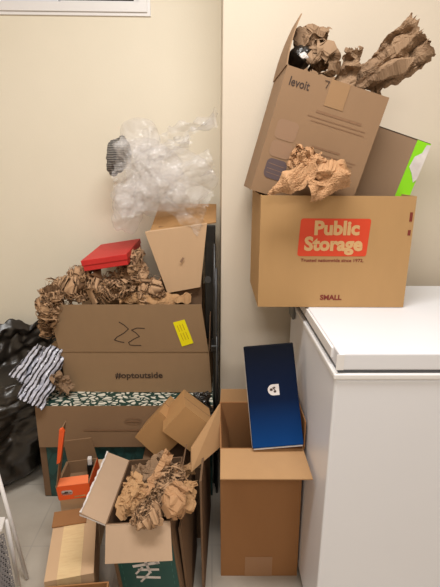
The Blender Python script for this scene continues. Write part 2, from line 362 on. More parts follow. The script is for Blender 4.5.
bm = bmesh.new(); roundrect(bm, X(.047), Z(.150), .058, .05, .012, yF); roundrect(bm, X(.047), Z(.2), .058, .042, .012, yF-.0003); mesh_obj('picture_print', bm, M['faint2'], lv)
bm = bmesh.new(); roundrect(bm, X(.048), Z(.252), .056, .052, .014, yF-.0005); mesh_obj('picture_print', bm, M['slate'], lv)
bm = bmesh.new()
for q in (.24, .253, .264): strip(bm, X(.026), Z(q), X(.07), Z(q+.002), .0012, yF-.0009)
mesh_obj('picture_lines', bm, M['faint2'], lv)
bm = bmesh.new(); bx(bm, X(.12), X(.172), yF-.0004, yF, Z(.065), Z(0)); mesh_obj('clear_tape', bm, M['tape'], lv)
bm = bmesh.new(); strip(bm, X(.105), Z(.008), X(.116), Z(.008), .002, yF-.0006); strip(bm, X(.116), Z(.008), X(.112), Z(.024), .002, yF-.0006); mesh_obj('pen_mark', bm, M['ink'], lv)

# ------------------------------------------------------------------ box with the lime strip
bl, be = base_of((.4995, 1.392, 1.2165), (0, 16.9, .7), .2305)
W_, D_, H_ = .163, .17, .2305
gb = empty('brown_box', bl, be, 'closed brown box with a lime green label edge leaning right of the levoit box', 'cardboard box')
carton_body(gb, W_, D_, H_, M['k_green'], closed=True)
yF = -D_/2-.0006
bm = bmesh.new(); bx(bm, W_/2-.040, W_/2+.001, yF-.0004, yF+.0004, .02, H_-.001); bx(bm, W_/2, W_/2+.001, yF, -yF, .02, H_); mesh_obj('lime_label', bm, M['green'], gb)
bm = bmesh.new()
pts = [(W_/2+.0012, H_-.004), (W_/2-.010, H_-.006), (W_/2-.014, H_-.03), (W_/2-.03, H_-.045), (W_/2-.034, H_-.075), (W_/2-.02, H_-.09), (W_/2-.006, H_-.112), (W_/2+.0012, H_-.10)]
slab(bm, [(x, yF-.0012, z) for x, z in pts][::-1], .0008); mesh_obj('torn_patch', bm, M['white'], gb, solid=0)
bm = bmesh.new(); bx(bm, -W_/2, W_/2, -D_/2-.0008, -D_/2+.001, H_-.0018, H_+.0006); mesh_obj('lid_gap', bm, M['ink'], gb)

# ------------------------------------------------------------------ paper in and on these boxes
def paper_obj(name, bm, m, label, solid=.0006, uvs=False, smooth=False):
    c = Vector((0, 0, 0)); zs = min(v.co.z for v in bm.verts)
    for v in bm.verts: c += v.co
    c /= len(bm.verts); c.z = zs
    bm.transform(Matrix.Translation(-c))
    o = mesh_obj(name, bm, m, solid=solid, smooth=smooth); o.location = c; tag(o, label, 'paper'); return o
def sheet_wad(bm, seed, c, size, n=5, core=.55, amp=.0095, f=(14, 80), nuv=34, jag=.06, spread=.45, back=False):
    """a crumpled heap: several bent, creased sheets folded round a common middle"""
    rnd = random.Random(seed*7+1); c = Vector(c); s = Vector(size); sc = sum(size)/3
    if core: wad_bm(bm, seed, c, [k*core for k in size], (0, 0, 0), .25, 3, (12, 40))
    for i in range(n):
        o = Vector((rnd.uniform(-1, 1), rnd.uniform(-1.2, .1 if not back else 1), rnd.uniform(-.15, 1))).normalized()
        t = o.orthogonal().normalized(); t.rotate(Matrix.Rotation(rnd.uniform(0, 6.28), 3, o)); q = o.cross(t)
        a, b = rnd.uniform(.75, 1.15), rnd.uniform(.5, .85); bend = rnd.uniform(.35, .8); kink = rnd.uniform(-.5, .5); kf = rnd.uniform(2, 4)
        cc = Vector((o.x*s.x, o.y*s.y, o.z*s.z))*spread
        def fn(u, v):
            x, y = (u*2-1)*a, (v*2-1)*b
            p = t*x+q*(y+kink*x*x)+o*(.25-bend*(x*x+y*y*.7)+.16*tri(kf*y+x)+.14*tri(kf*.7*x-1.3*y+.4))
            return c+cc+Vector((p.x*s.x, p.y*s.y, p.z*s.z))*.8
        crumple_sheet(bm, seed+i*13, fn, nuv, nuv, amp*sc/.045, (f[0]*.045/sc, f[1]*.045/sc), jag)
def curve_sheet(P0, P1, w0, w1, up, arch=.03, flute=0, nf=5, wave=0, ph=0):
    """a sheet running from P0 to P1 whose width (along 'up') changes from w0 to w1, arched towards the room and fluted"""
    P0, P1, up = Vector(P0), Vector(P1), Vector(up).normalized(); d = (P1-P0).normalized(); n = d.cross(up).normalized()
    if n.y > 0: n = -n
    def fn(u, v):
        s = v*2-1; wd = w0+(w1-w0)*u
        return P0+(P1-P0)*u+up*s*wd/2+n*(arch*(1-s*s)+flute*(.3+u)*tri(nf*v+ph)+wave*math.sin(u*5+ph))
    return fn
bm = bmesh.new()
a, b_ = at(348, 88, 1.36), at(422, 38, 1.30)
crumple_sheet(bm, 3, curve_sheet( a, b_, 0.045, .135, (.58, 0, -.8), .030, .010, 5), 80, 60, .006, (16, 90), .07)
crumple_sheet(bm, 8, curve_sheet(at(340, 95, 1.34), at(412, 58, 1.28), .03, .07, (.5, .2, -.8), .02, .008, 4), 70, 40, .006, (16, 90), .07)
paper_obj('packing_paper', bm, M['paper_gr'], 'long torn sheet of brown packing paper fanning up right from the levoit box')
bm = bmesh.new(); crumple_sheet(bm, 12, curve_sheet(at(372, 100, 1.34), at(388, 62, 1.30), .05, .04, (.9, 0, .35), .02, .008, 3), 40, 30, .006, (20, 90), .08)
paper_obj('packing_paper', bm, M['paper_gr'], 'short dark scrap of brown paper poking up under the long torn sheet')
bm = bmesh.new(); crumple_sheet(bm, 21, curve_sheet(at(342, 92, 1.33), at(351, 50, 1.32), .09, .028, (.95, 0, .3), .02, .010, 3), 50, 40, .007, (16, 90), .1)
paper_obj('packing_paper', bm, M['paper_gr'], 'pointed peak of brown packing paper in the middle of the levoit box opening')
bm = bmesh.new(); c = at(314, 52, 1.36)
sheet_wad(bm, 31, at(313, 44, 1.37), (.056, .05, .048), 5, amp=.006); sheet_wad(bm, 33, at(320, 62, 1.34), (.042, .05, .036), 5)
paper_obj('packing_paper', bm, M['paper_gr'], 'rounded wad of brown packing paper at the left of the levoit box opening', 0)
bm = bmesh.new(); wad_bm(bm, 35, at(300, 58, 1.34), (.030, .05, .036), (0, .3, 0), .16, 4, (5, 20), .13, 0); c = at(300, 58, 1.34); bm.transform(Matrix.Translation(-c))
o = mesh_obj('plastic_bag', bm, M['blackbag']); o.location = c; tag(o, 'black plastic bag bunched at the left inside the levoit box', 'bag')
bm = bmesh.new(); wad_bm(bm, 36, (0, -.052, -.006), (.011, .004, .007), (0, .3, 0), .3, 3); mesh_obj('white_print', bm, M['white'], o)
bm = bmesh.new()
sheet_wad(bm, 41, at(320, 176, 1.19), (.066, .028, .042), 6, .6)
sheet_wad(bm, 47, at(302, 160, 1.185), (.036, .024, .034), 4, .6)
crumple_sheet(bm, 43, curve_sheet(at(268, 195, 1.165), at(316, 165, 1.155), .022, .075, (-.1, 0, 1), .02, .006, 2), 50, 40, .006, (14, 70), .02)
crumple_sheet(bm, 44, curve_sheet(at(306, 188, 1.155), at(349, 178, 1.165), .06, .045, (-.2, 0, 1), .02, .005, 3), 50, 40, .006, (14, 70), .05)
paper_obj('packing_paper', bm, M['paper_or'], 'crumpled orange-brown paper on the front rim of the moving box', 0)

# ------------------------------------------------------------------ tall open box on the floor, blue box in it
W_, D_, H_ = .239, .262, .4625
tb = empty('tall_carton', (.1490, 1.231, 0), (0, 0, R(-.5)), 'tall open brown carton on the floor beside the freezer, blue box in its mouth', 'cardboard box')
carton_body(tb, W_, D_, H_, M['k_tall'], -.012)
flap(tb, 'f', W_, D_, H_, .125, 181, M['k_flap'], name='front_flap', shear=-.012, taper=-.002)
flap(tb, 'r', W_, D_, H_, .085, 90, M['k_tall'], name='side_flap', shear=-.012)
flap(tb, 'b', W_, D_, H_, .045, 100, M['k_flap'], name='back_flap', shear=-.012)
flap(tb, 'l', W_, D_, H_, .10, -75, M['k_tall'], name='side_flap', shear=-.012)
bm = bmesh.new(); bx(bm, -.045, .04, -D_/2-.001, -D_/2-.0002, .0, .075); mesh_obj('clear_tape', bm, mat('clear_tape_strip', srgb(164, 122, 86), .3), tb)

bl, be = base_of((.1747, 1.1615, .6025), (-23.8, -5.4, -.3), .2875)
W_, D_, H_ = .1442, .050, .2875
bb = empty('blue_box', bl, be, 'slim dark blue gift box with a small white shield mark leaning in the tall carton', 'box')
m = mat('blue_gradient', srgb(12, 40, 90), .5, 0, .08); M['blue'] = m; b = m.node_tree.nodes['Principled BSDF']
tc = N(m, 'ShaderNodeTexCoord'); sp = N(m, 'ShaderNodeSeparateXYZ'); rp = N(m, 'ShaderNodeValToRGB'); L(m, tc.outputs['Object'], sp.inputs[0])
mr = N(m, 'ShaderNodeMapRange'); mr.inputs['From Max'].default_value = H_; L(m, sp.outputs['Z'], mr.inputs['Value']); L(m, mr.outputs[0], rp.inputs[0]); L(m, rp.outputs[0], b.inputs['Base Color'])
el = rp.color_ramp.elements; el[0].color = srgb(10, 62, 124); el[1].color = srgb(9, 12, 22); k = el.new(.45); k.color = srgb(9, 26, 56)  # brighter blue at the base, near-black at the top
bm = bmesh.new(); bx(bm, -W_/2, W_/2, -D_/2, D_/2-.004, 0, H_); mesh_obj('sleeve', bm, m, bb, bevel=.004)
bm = bmesh.new(); bx(bm, -W_/2-.0006, -W_/2+.004, -D_/2+.008, D_/2, .002, H_-.004); bx(bm, -W_/2+.003, W_/2-.003, -D_/2+.004, D_/2, -.0035, .003); mesh_obj('inner_tray', bm, M['white'], bb)
bm = bmesh.new(); yF = -D_/2-.0006; cx, cz, s = .003, .158, .0155
vs_ = [(s, s), (s, -s)]+[(-s*.1+math.cos(R(a))*s*1.0, math.sin(R(a))*s) for a in range(270, 89, -15)]
bm.faces.new([bm.verts.new((cx+x, yF, cz+z)) for x, z in vs_]); mesh_obj('shield_mark', bm, M['white'], bb)
bm = bmesh.new()
for x, z, q in ((-.007, .001, .0042), (.003, -.005, .0036), (.002, .006, .003)): roundrect(bm, cx+x, cz+z, q*2, q*1.7, q*.7, yF-.0005)
strip(bm, cx-.003, cz+.006, cx+.006, cz-.004, .002, yF-.0006); mesh_obj('shield_detail', bm, M['ink'], bb)

# ------------------------------------------------------------------ wide leaf-printed box on the floor in the recess
W_, D_, H_ = .648, .38, .392
wb = empty('wide_carton', (-.322, 1.647, 0), (0, 0, 0), 'wide cardboard box with teal leaf print on the floor under the box stack', 'cardboard box')
carton_body(wb, W_, D_, H_, M['leaf_teal'], closed=True)
bm = bmesh.new(); bx(bm, -W_/2, W_/2, -D_/2, D_/2, H_, H_+.003); mesh_obj('top_sheet', bm, M['leaf_white'], wb)
f = flap(wb, 'f', W_+.004, D_+.003, H_+.002, .165, 266, M['k_wide'], name='front_flap')
yF = -D_/2-.0165
bm = bmesh.new(); rnd = random.Random(8)
for k in range(20):
    a0, a1 = k*18, k*18+18
    strip(bm, .03+.03*math.cos(R(a0)), .335+.012*math.sin(R(a0)), .03+.03*math.cos(R(a1)), .335+.012*math.sin(R(a1)), .0022, 0)
words(bm, .03, .335, .04, .006, 0, rnd); words(bm, .02, .300, .34, .006, 0, rnd)
for v in bm.verts: v.co.y = -D_/2-.0044-(H_-v.co.z)*.0700
mesh_obj('faint_print', bm, M['faint'], wb)
bm = bmesh.new(); bx(bm, -W_/2-.0015, -W_/2+.022, -D_/2-.0010, -D_/2, .004, H_-.02); mesh_obj('edge_strip', bm, M['k_dark'], wb)

# ------------------------------------------------------------------ upper box marked 32
W_, D_, H_ = .563, .276, .170
ob = empty('hashtag_carton', (-.2790, 1.692, .3965), (0, R(-.8), R(-2.0)), 'wide brown box with handwritten 32 and a yellow sticker, on the leaf-printed box', 'cardboard box')
sh = -.05
carton_body(ob, W_, D_, H_, M['k_opt'], sh)
f = flap(ob, 'f', W_, D_, H_, .190, 94, M['k_opt'], name='front_flap', shear=sh, taper=.000)
for v in f.data.vertices: v.co.x -= (v.co.z-H_)*.12
flap(ob, 'l', W_, D_, H_, .10, 200, M['k_opt'], name='side_flap', shear=sh)
flap(ob, 'r', W_, D_, H_, .14, 92, M['k_dark'], name='side_flap', shear=sh)
flap(ob, 'b', W_, D_, H_, .19, 92, M['k_opt'], name='back_flap', shear=sh)
IOB = MW(ob).inverted()
def on_opt(px, py, lift=.0015):
    """a spot of the front face in the box's own frame: ray meets the front plane"""
    o_ = IOB @ Vector((0, 0, CAMH)); p = IOB @ at(px, py, 1.5); d = p-o_; Yp = -D_/2-lift
    def plane(z): return Yp+(0 if z < H_ else (H_-z)*math.tan(R(4)))
    t = (Yp-o_.y)/d.y
    for _ in range(6): t = (plane((o_+d*t).z)-o_.y)/d.y
    return o_+d*t
def ink_path(bm, pix, wd, lift):
    q = [on_opt(x, y, lift) for x, y in pix]
    for A, B in zip(q, q[1:]):
        d = (B-A).normalized()*wd/2; n = Vector((-d.z, 0, d.x)); A = A-d*.5; B = B+d*.5
        bm.faces.new([bm.verts.new(p) for p in (A-n, B-n, B+n, A+n)])
bm = bmesh.new()
ink_path(bm, [(119, 322), (124, 325), (128.5, 329), (124, 333), (117, 337), (114.5, 340), (119, 341.5), (124, 342.5)], .0035, .004)
ink_path(bm, [(144.5, 328.5), (137, 328), (131.5, 330), (136, 333), (139.5, 336.5), (134, 339), (128.5, 342.5), (130, 345), (136, 345.5), (141, 345.5)], .0035, .004)
mesh_obj('handwritten_number', bm, M['ink'], ob)
bm = bmesh.new(); slab(bm, [on_opt(*q, .0045) for q in ((173, 322.5), (182, 346.5), (193.5, 343), (184.5, 319.5))], -.0006); st = mesh_obj('yellow_sticker', bm, M['yellow'], ob)
bm = bmesh.new()
for k in range(3):
    a = (177+k*2.6, 325.5-k*.8); ink_path(bm, [(a[0], a[1]), (a[0]+2.6, a[1]+6)], .0016, .0065); ink_path(bm, [(a[0]+3.4, a[1]+8), (a[0]+6.4, a[1]+15)], .0016, .0065)
mesh_obj('sticker_print', bm, mat('ochre_ink', srgb(190, 150, 20), .6), st)
c = on_opt(139, 375.5, .002)
text('hashtag_print', '#optoutside', .034, M['ink'], ob, c, bold=.0007, width=.182, rotz=R(.6))

# ------------------------------------------------------------------ upright box with the tapered flap, behind
W_, D_, H_ = .155, .16, .430
kb = empty('upright_carton', (-.118, 1.700, .577), (0, 0, 0), 'upright kraft box with a pale tapered front flap, at the right of the stack', 'cardboard box')
KW = MW(kb)
H2 = .45
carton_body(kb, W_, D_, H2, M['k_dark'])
bm = bmesh.new(); slab(bm, [at(145, 232.5, 1.575), at(167.5, 293, 1.595), at(200.5, 287, 1.595), at(207, 224, 1.575)], .022); mesh_obj('tapered_flap', bm, M['k_pale'], kb, KW)
bm = bmesh.new(); p = at(181, 262, 1.568); strip(bm, p.x, p.z, p.x+.006, p.z+.01, .008, p.y+.010); 
mesh_obj('faint_mark', bm, M['faint2'], kb, KW)
bm = bmesh.new(); slab(bm, [at(150, 231, 1.60), at(216, 222, 1.60), at(216.3, 204, 1.76), at(160, 203, 1.76)], .004); mesh_obj('top_flap', bm, M['k_cube'], kb, KW)

# red box behind
rb = empty('red_box', (-.376, 1.690, .893), (R(2), R(-9), R(-1)), 'flat red box lying tilted on the honeycomb paper under the clear wrap', 'box')
bm = bmesh.new(); bx(bm, -.080, .080, -.14, .14, 0, .036); mesh_obj('box_base', bm, M['red'], rb, bevel=.002)
bm = bmesh.new(); bx(bm, -.083, .083, -.143, .143, .020, .040); mesh_obj('lid', bm, M['red'], rb, bevel=.002)

# ------------------------------------------------------------------ honeycomb paper overflowing the upper box
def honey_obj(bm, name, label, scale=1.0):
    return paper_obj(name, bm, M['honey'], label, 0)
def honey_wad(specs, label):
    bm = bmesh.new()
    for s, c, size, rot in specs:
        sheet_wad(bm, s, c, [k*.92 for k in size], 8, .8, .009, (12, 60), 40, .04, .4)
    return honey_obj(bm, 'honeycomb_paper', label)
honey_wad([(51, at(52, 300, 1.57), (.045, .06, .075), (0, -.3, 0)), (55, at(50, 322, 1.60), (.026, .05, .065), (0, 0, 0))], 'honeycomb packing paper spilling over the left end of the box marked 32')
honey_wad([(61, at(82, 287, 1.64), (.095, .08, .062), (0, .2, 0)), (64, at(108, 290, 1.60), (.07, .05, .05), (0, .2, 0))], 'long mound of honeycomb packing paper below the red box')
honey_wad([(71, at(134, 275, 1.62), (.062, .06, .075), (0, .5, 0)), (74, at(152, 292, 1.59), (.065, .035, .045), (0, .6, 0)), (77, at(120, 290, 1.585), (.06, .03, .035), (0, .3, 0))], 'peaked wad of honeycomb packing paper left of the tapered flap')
bm = bmesh.new(); crumple_sheet(bm, 79, curve_sheet(at(120, 300, 1.575), at(190, 297, 1.60), .05, .03, (0, 0, 1), .02, .006, 3), 50, 30, .008, (14, 70), .05)
paper_obj('packing_paper', bm, M['paper'], 'crumpled brown paper tucked under the lower end of the tapered flap')

# clear bubble wrap bundle
def film(bm, seed, c, size, rot, amp=.3, sub=5): sheet_wad(bm, seed, c, [k*1.02 for k in size], 5, 0, .007, (14, 90), 40, .03, .35, True)
bm = bmesh.new()
def fw(seed, px, py, Y, size, rot=0, amp=.2): wad_bm(bm, seed, at(px, py, Y), size, (0, rot, 0), amp, 5, (6, 34), .13, 0)
fw(101, 165, 184, 1.68, (.165, .09, .115), .1); fw(102, 148, 196, 1.64, (.125, .07, .075), -.2, .25); fw(103, 140, 136, 1.70, (.072, .06, .066), 0, .1)
fw(104, 152, 160, 1.67, (.125, .07, .06), .4); fw(105, 126, 210, 1.63, (.05, .05, .075), .3, .3)
def fs_(seed, a, b, w0, w1, up): crumple_sheet(bm, seed, curve_sheet(at(*a), at(*b), w0, w1, up, .03, .010, 3), 50, 36, .006, (14, 90), .04)
fs_(114, (118, 150, 1.60), (205, 215, 1.58), .10, .16, (.4, 0, 1)); fs_(115, (120, 205, 1.58), (212, 165, 1.60), .12, .10, (-.2, 0, 1)); fs_(116, (113, 175, 1.62), (190, 140, 1.62), .08, .05, (0, 0, 1))
fs_(117, (150, 130, 1.64), (140, 215, 1.56), .08, .12, (1, 0, .2))
crumple_sheet(bm, 107, curve_sheet(at(165, 140, 1.66), at(217, 121, 1.56), .09, .012, (.1, .2, 1), .02, .008, 3), 40, 24, .01, (14, 50), .0)
paper_obj('bubble_wrap', bm, M['film'], 'bundle of clear bubble wrap piled on top of the left stack', 0, smooth=True); o = bpy.data.objects['bubble_wrap']; o['category'] = 'bubble wrap'
# grey striped pouch behind
m = mat('striped_pouch', srgb(90, 88, 86), .4); wv = N(m, 'ShaderNodeTexWave'); wv.inputs['Scale'].default_value = 38; wv.inputs['Distortion'].default_value = 3; wv.bands_direction = 'Z'
rp = N(m, 'ShaderNodeValToRGB'); rp.color_ramp.elements[0].color = srgb(60, 58, 58); rp.color_ramp.elements[1].color = srgb(150, 146, 142); tc = N(m, 'ShaderNodeTexCoord')
L(m, tc.outputs['Object'], wv.inputs[0]); L(m, wv.outputs[0], rp.inputs[0]); L(m, rp.outputs[0], m.node_tree.nodes['Principled BSDF'].inputs['Base Color'])
bm = bmesh.new(); c = at(118, 155, 1.74); wad_bm(bm, 111, (0, 0, 0), (.045, .03, .07), (0, .35, 0), .15, 4)
o = mesh_obj('grey_pouch', bm, m, smooth=True); o.location = c; tag(o, 'dark grey striped pouch peeking out left of the clear bubble wrap', 'pouch')

# ------------------------------------------------------------------ black folded stand between stack and wall corner
bs = empty('folded_stand', (.014, 1.515, 0), (0, 0, 0), 'black folded stand squeezed between the box stack and the wall corner', 'stand'); BW = MW(bs)
for k, (xx, yy, zt) in enumerate(((.016, 1.51, .90), (.010, 1.53, .98), (.019, 1.475, .66))):
    bm = bmesh.new(); tube(bm, [(xx, yy, 0), (xx-.004, yy+.0, zt)], .0055); mesh_obj('leg', bm, M['black'], bs, BW, smooth=True)
bm = bmesh.new(); bx(bm, -.006, .022, 1.47, 1.535, .60, .625); mesh_obj('bracket', bm, M['black'], bs, BW, bevel=.003)
bm = bmesh.new(); tube(bm, [at(208, 280, 1.49), at(208, 280, 1.52)], .013, 14); mesh_obj('knob', bm, M['black'], bs, BW, bevel=.002)
bm = bmesh.new(); bx(bm, -.028, .010, 1.60, 1.615, .60, 1.035); mesh_obj('back_bar', bm, M['black'], bs, BW, bevel=.003)

# ------------------------------------------------------------------ bag of rubbish at the left
def bag(name, cx, cy, prof, seed, tilt, m):
    bm = bmesh.new(); seg = 96; rings = []
    g = folder(seed, 7, (10, 60), .016)
    fine = []
    for a, b2 in zip(prof, prof[1:]):
        for k in range(8): t = k/8; fine.append((a[0]+(b2[0]-a[0])*t, a[1]+(b2[1]-a[1])*t))
    fine.append(prof[-1])
    for i, (r, z) in enumerate(fine):
        ring = []
        for s in range(seg):
            a = 2*math.pi*s/seg; p = Vector((math.cos(a)*r, math.sin(a)*r*.9, z)); k = g(p*1.0)+.008*math.sin(a*9+z*6)
            p += Vector((math.cos(a), math.sin(a), .3))*k; hz = max(0, z-.2)
            p.x += hz*tilt[0]; p.y += hz*tilt[1]; p.z = max(p.z-hz*tilt[2]*p.x+hz*(p.y-.14)*1.0, .0)
            ring.append(bm.verts.new(p))
        rings.append(ring)
    for A, B in zip(rings, rings[1:]):
        for s in range(seg): bm.faces.new((A[s], A[(s+1) % seg], B[(s+1) % seg], B[s]))
    bm.faces.new(rings[0][::-1]); bm.faces.new(rings[-1])
    o = mesh_obj(name, bm, m, smooth=True); o.location = (cx, cy, 0); return o
o = bag('rubbish_bag', -.872, 1.63, [(.02, 0), (.13, .005), (.19, .06), (.215, .2), (.215, .33), (.215, .45), (.215, .52), (.195, .585), (.18, .57), (.175, .50), (.15, .42), (.04, .39)], 5, (.24, .05, .2), M['blackbag'])
tag(o, 'black plastic rubbish bag standing open on the floor left of the stack', 'bag')
bm = bmesh.new()
crumple_sheet(bm, 121, curve_sheet(at(58, 348, 1.58), at(30, 404, 1.44), .075, .10, (.86, 0, -.5), .025, .008, 6), 60, 50, .005, (16, 90), .06)
crumple_sheet(bm, 127, curve_sheet(at(44, 348, 1.62), at(18, 380, 1.52), .06, .07, (.86, 0, -.5), .02, .008, 5), 50, 40, .005, (16, 90), .06)
o = paper_obj('film_wrapping', bm, M['shiny'], 'crumpled shiny black and white wrapping film sticking out of the rubbish bag'); o['category'] = 'wrapping'
bm = bmesh.new(); sheet_wad(bm, 131, at(61, 382, 1.52), (.016, .03, .055), 3)
paper_obj('packing_paper', bm, M['paper_gr'], 'dark twist of brown paper between the shiny film and the box marked 32', 0)

# ------------------------------------------------------------------ small orange box and the cartons in front
W_, D_, H_ = .118, .20, .194
sb = empty('support_carton', (-.441, 1.318, 0), (0, 0, R(3)), 'pale kraft carton holding up the small orange box', 'cardboard box')
carton_body(sb, W_, D_, H_, M['k_pale'], closed=True)
W_, D_, H_ = .104, .13, .050
og = empty('orange_box', (-.4430, 1.270, .2055), (R(0), R(-6.5), R(2)), 'small open orange box with a white label on its lip, its side lid standing up', 'box')
carton_body(og, W_, D_, H_, M['k_wide'])
bm = bmesh.new(); bx(bm, -W_/2-.0004, W_/2+.0004, -D_/2-.0008, -D_/2, 0, H_); bx(bm, W_/2, W_/2+.0008, -D_/2, D_/2, 0, H_); mesh_obj('printed_wrap', bm, M['orange'], og)
flap(og, 'f', W_, D_, H_, .030, 20, M['orange_in'], name='front_lip')
flap(og, 'b', W_, D_, H_, .085, 86, M['k_wide'], name='back_panel')
bm = bmesh.new(); bx(bm, -W_/2-.003, -W_/2+.0, -D_/2+.002, D_/2-.002, 0, .052); mesh_obj('side_board', bm, M['k_wide'], og)
hx = -W_/2; y0, y1 = -D_/2-.002, -D_/2+.035
bm = bmesh.new(); slab(bm, [(hx, y1, .05), (hx, y0, .05), (hx+.062, y0, .262), (hx+.062, y1, .262)], .003); mesh_obj('side_lid', bm, M['k_wide'], og)
bm = bmesh.new(); slab(bm, [(hx+.026, y0-.001, .145), (hx+.038, y0-.001, .150), (hx+.071, y0-.001, .252), (hx+.067, y0-.001, .264), (hx+.058, y0-.001, .262)], -.012); mesh_obj('orange_edge', bm, M['orange'], og)
bm = bmesh.new(); roundrect(bm, -.022, .026, .036, .018, .006, -D_/2-.0008); mesh_obj('white_label', bm, M['white'], og)
bm = bmesh.new(); roundrect(bm, -.024, .027, .012, .007, .003, -D_/2-.0014); strip(bm, -.036, .024, -.008, .025, .002, -D_/2-.0013); mesh_obj('label_print', bm, M['ink'], og)
bm = bmesh.new(); strip(bm, .0, .008, .032, .009, .005, -D_/2-.0008); mesh_obj('bottom_print', bm, M['kraft_ink'], og)
ch = empty('charger', (-.415, 1.302, .214), (0, 0, R(10)), 'small white-tipped plug standing inside the orange box', 'plug')
bm = bmesh.new(); bx(bm, -.010, .010, -.01, .01, 0, .05); mesh_obj('plug_body', bm, M['black'], ch, bevel=.002)
bm = bmesh.new(); bx(bm, -.007, .007, -.010, .008, .05, .075); mesh_obj('white_tip', bm, M['white'], ch, bevel=.003)

W_, D_, H_ = .1290, .250, .160
tp = empty('taped_carton', (-.4150, 1.080, 0), (0, 0, R(12)), 'low pale kraft carton with a wide strip of paper tape along its lid', 'cardboard box')
carton_body(tp, W_, D_, H_, M['k_pale'], closed=True)
bm = bmesh.new(); bx(bm, -.032, .030, -D_/2-.001, D_/2+.0005, H_, H_+.0012); bx(bm, -.032, .030, -D_/2-.0012, -D_/2, .1, H_+.001); mesh_obj('paper_tape', bm, M['tape_pale'], tp)
bm = bmesh.new(); bx(bm, -W_/2-.003, W_/2-.03, D_/2-.062, D_/2+.002, H_+.002, H_+.006); mesh_obj('loose_flap', bm, M['k_tall'], tp)
W_, D_, H_ = .155, .14, .195
lo = empty('low_carton', (-.340, .838, 0), (0, 0, R(5)), 'low open carton on the floor at the bottom edge of the picture', 'cardboard box')
carton_body(lo, W_, D_, H_, M['k_tall'])
flap(lo, 'l', W_, D_, H_, .05, 200, M['k_flap'])

# middle box with teal face, full of paper
W_, D_, H_ = .174, .262, .322
bl = Vector((-.1500, 1.0905, .0235))
mb = empty('teal_box', bl, (R(1.0), R(-6.5), R(-3.4)), 'teal-printed box stuffed with brown paper, flaps open, in the middle foreground', 'cardboard box'); MBW = MW(mb)
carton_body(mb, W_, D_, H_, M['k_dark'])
bm = bmesh.new(); bx(bm, -W_/2+.011, W_/2-.006, -D_/2-.0015, -D_/2, .01, H_-.002); tf = mesh_obj('teal_face', bm, M['teal'], mb)
yF = -D_/2-.0024
bm = bmesh.new()   # white brush mark cut by the frame
for (a, b2, c, d, wq) in ((-.032, .193, .034, .202, .009), (.0, .210, .008, .170, .008), (-.02, .180, .03, .178, .008), (.02, .218, .032, .200, .006), (-.03, .168, -.012, .186, .006), (-.028, .155, .03, .15, .008), (.004, .165, -.02, .14, .006)): strip(bm, a, b2-.012, c, d-.012, wq, yF-.0002)
mesh_obj('white_mark', bm, M['white'], mb)
bm = bmesh.new(); mt = mat('teal_light_ink', srgb(60, 110, 100), .6)
for xx in (-.066, .07):
    b1 = bmesh.new()
    for k in range(7): strip(b1, xx, .09+k*.022, xx, .10+k*.022, .0015, yF)
    mesh_obj('stitch_line', b1, mt, mb)
words(bm, .0, .236, .07, .003, yF, random.Random(2)); mesh_obj('stitch_print', bm, mt, mb)
flap(mb, 'f', W_, D_, H_, .092, 238, M['k_mid'], name='front_flap', taper=-.002)
f = flap(mb, 'l', W_, D_, H_, .074, 148, M['k_mid'], name='side_flap', taper=.004)
bm = bmesh.new()   # torn white edge along the side flap
rnd = random.Random(6); hx, hz = -W_/2, H_; a = R(148); q = []
for k in range(26):
    t = k/25; y = -D_/2+.004+t*(D_-.008); Ln = .0715; jj = rnd.uniform(0, .004)
    q.append((Vector((hx-(-math.cos(a))*(Ln+jj+.001), y, hz+math.sin(a)*(Ln+jj+.001)+.0012)), Vector((hx-(-math.cos(a))*(Ln-.001-rnd.uniform(0, .003)), y, hz+math.sin(a)*(Ln-.006)+.0052))))
for A, B in zip(q, q[1:]): bm.faces.new([bm.verts.new(p) for p in (A[0], B[0], B[1], A[1])])
y = -D_/2-.0005
for k in range(14):
    t0, t1 = k/14, (k+1)/14; 
    P = lambda t, o_: Vector((hx+math.cos(a)*.073*t-math.sin(a)*0, y-.001, hz+math.sin(a)*.073*t+o_))
    bm.faces.new([bm.verts.new(p) for p in (P(t0, -.002-rnd.uniform(0, .003)), P(t1, -.002-rnd.uniform(0, .002)), P(t1, .002), P(t0, .002))])
mesh_obj('torn_edge', bm, M['white'], mb)
flap(mb, 'r', W_, D_, H_, .05, 110, M['k_dark'], name='side_flap')

# paper in the middle box
HZ = lambda bm, label: honey_obj(bm, 'honeycomb_paper', label)
def mw(seed, px, py, Y, size, rot=(0, 0, 0), amp=.3, sub=5):
    bm = bmesh.new(); sheet_wad(bm, seed, at(px, py, Y), [k*1.1 for k in size], 6, .6); return bm
paper_obj('packing_paper', mw(141, 134, 497, 1.04, (.022, .055, .045), (0, .3, 0)), M['paper'], 'twisted brown paper against the open left flap of the teal box', 0)
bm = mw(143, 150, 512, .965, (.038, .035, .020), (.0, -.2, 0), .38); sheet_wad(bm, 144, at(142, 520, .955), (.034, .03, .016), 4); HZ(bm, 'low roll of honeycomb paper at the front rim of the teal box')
paper_obj('packing_paper', mw(145, 175, 503, .99, (.022, .035, .036), (0, .2, 0), .38), M['paper_or'], 'light crumpled brown paper lying at the front right of the teal box', 0)
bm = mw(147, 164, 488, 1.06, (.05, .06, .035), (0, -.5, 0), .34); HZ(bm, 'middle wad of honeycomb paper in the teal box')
bm = bmesh.new(); crumple_sheet(bm, 151, curve_sheet(at(146, 500, 1.02), at(168, 454, 1.13), .05, .03, (.8, 0, .3), .02, .01, 3), 50, 40, .008, (14, 70), .05); paper_obj('packing_paper', bm, M['paper_or'], 'upright crumpled strip of brown paper rising toward the small kraft boxes')
bm = mw(153, 186, 494, 1.05, (.018, .045, .036), (0, .2, 0), .36); paper_obj('packing_paper', bm, M['paper'], 'crumpled brown paper bulging over the right rim of the teal box', 0)
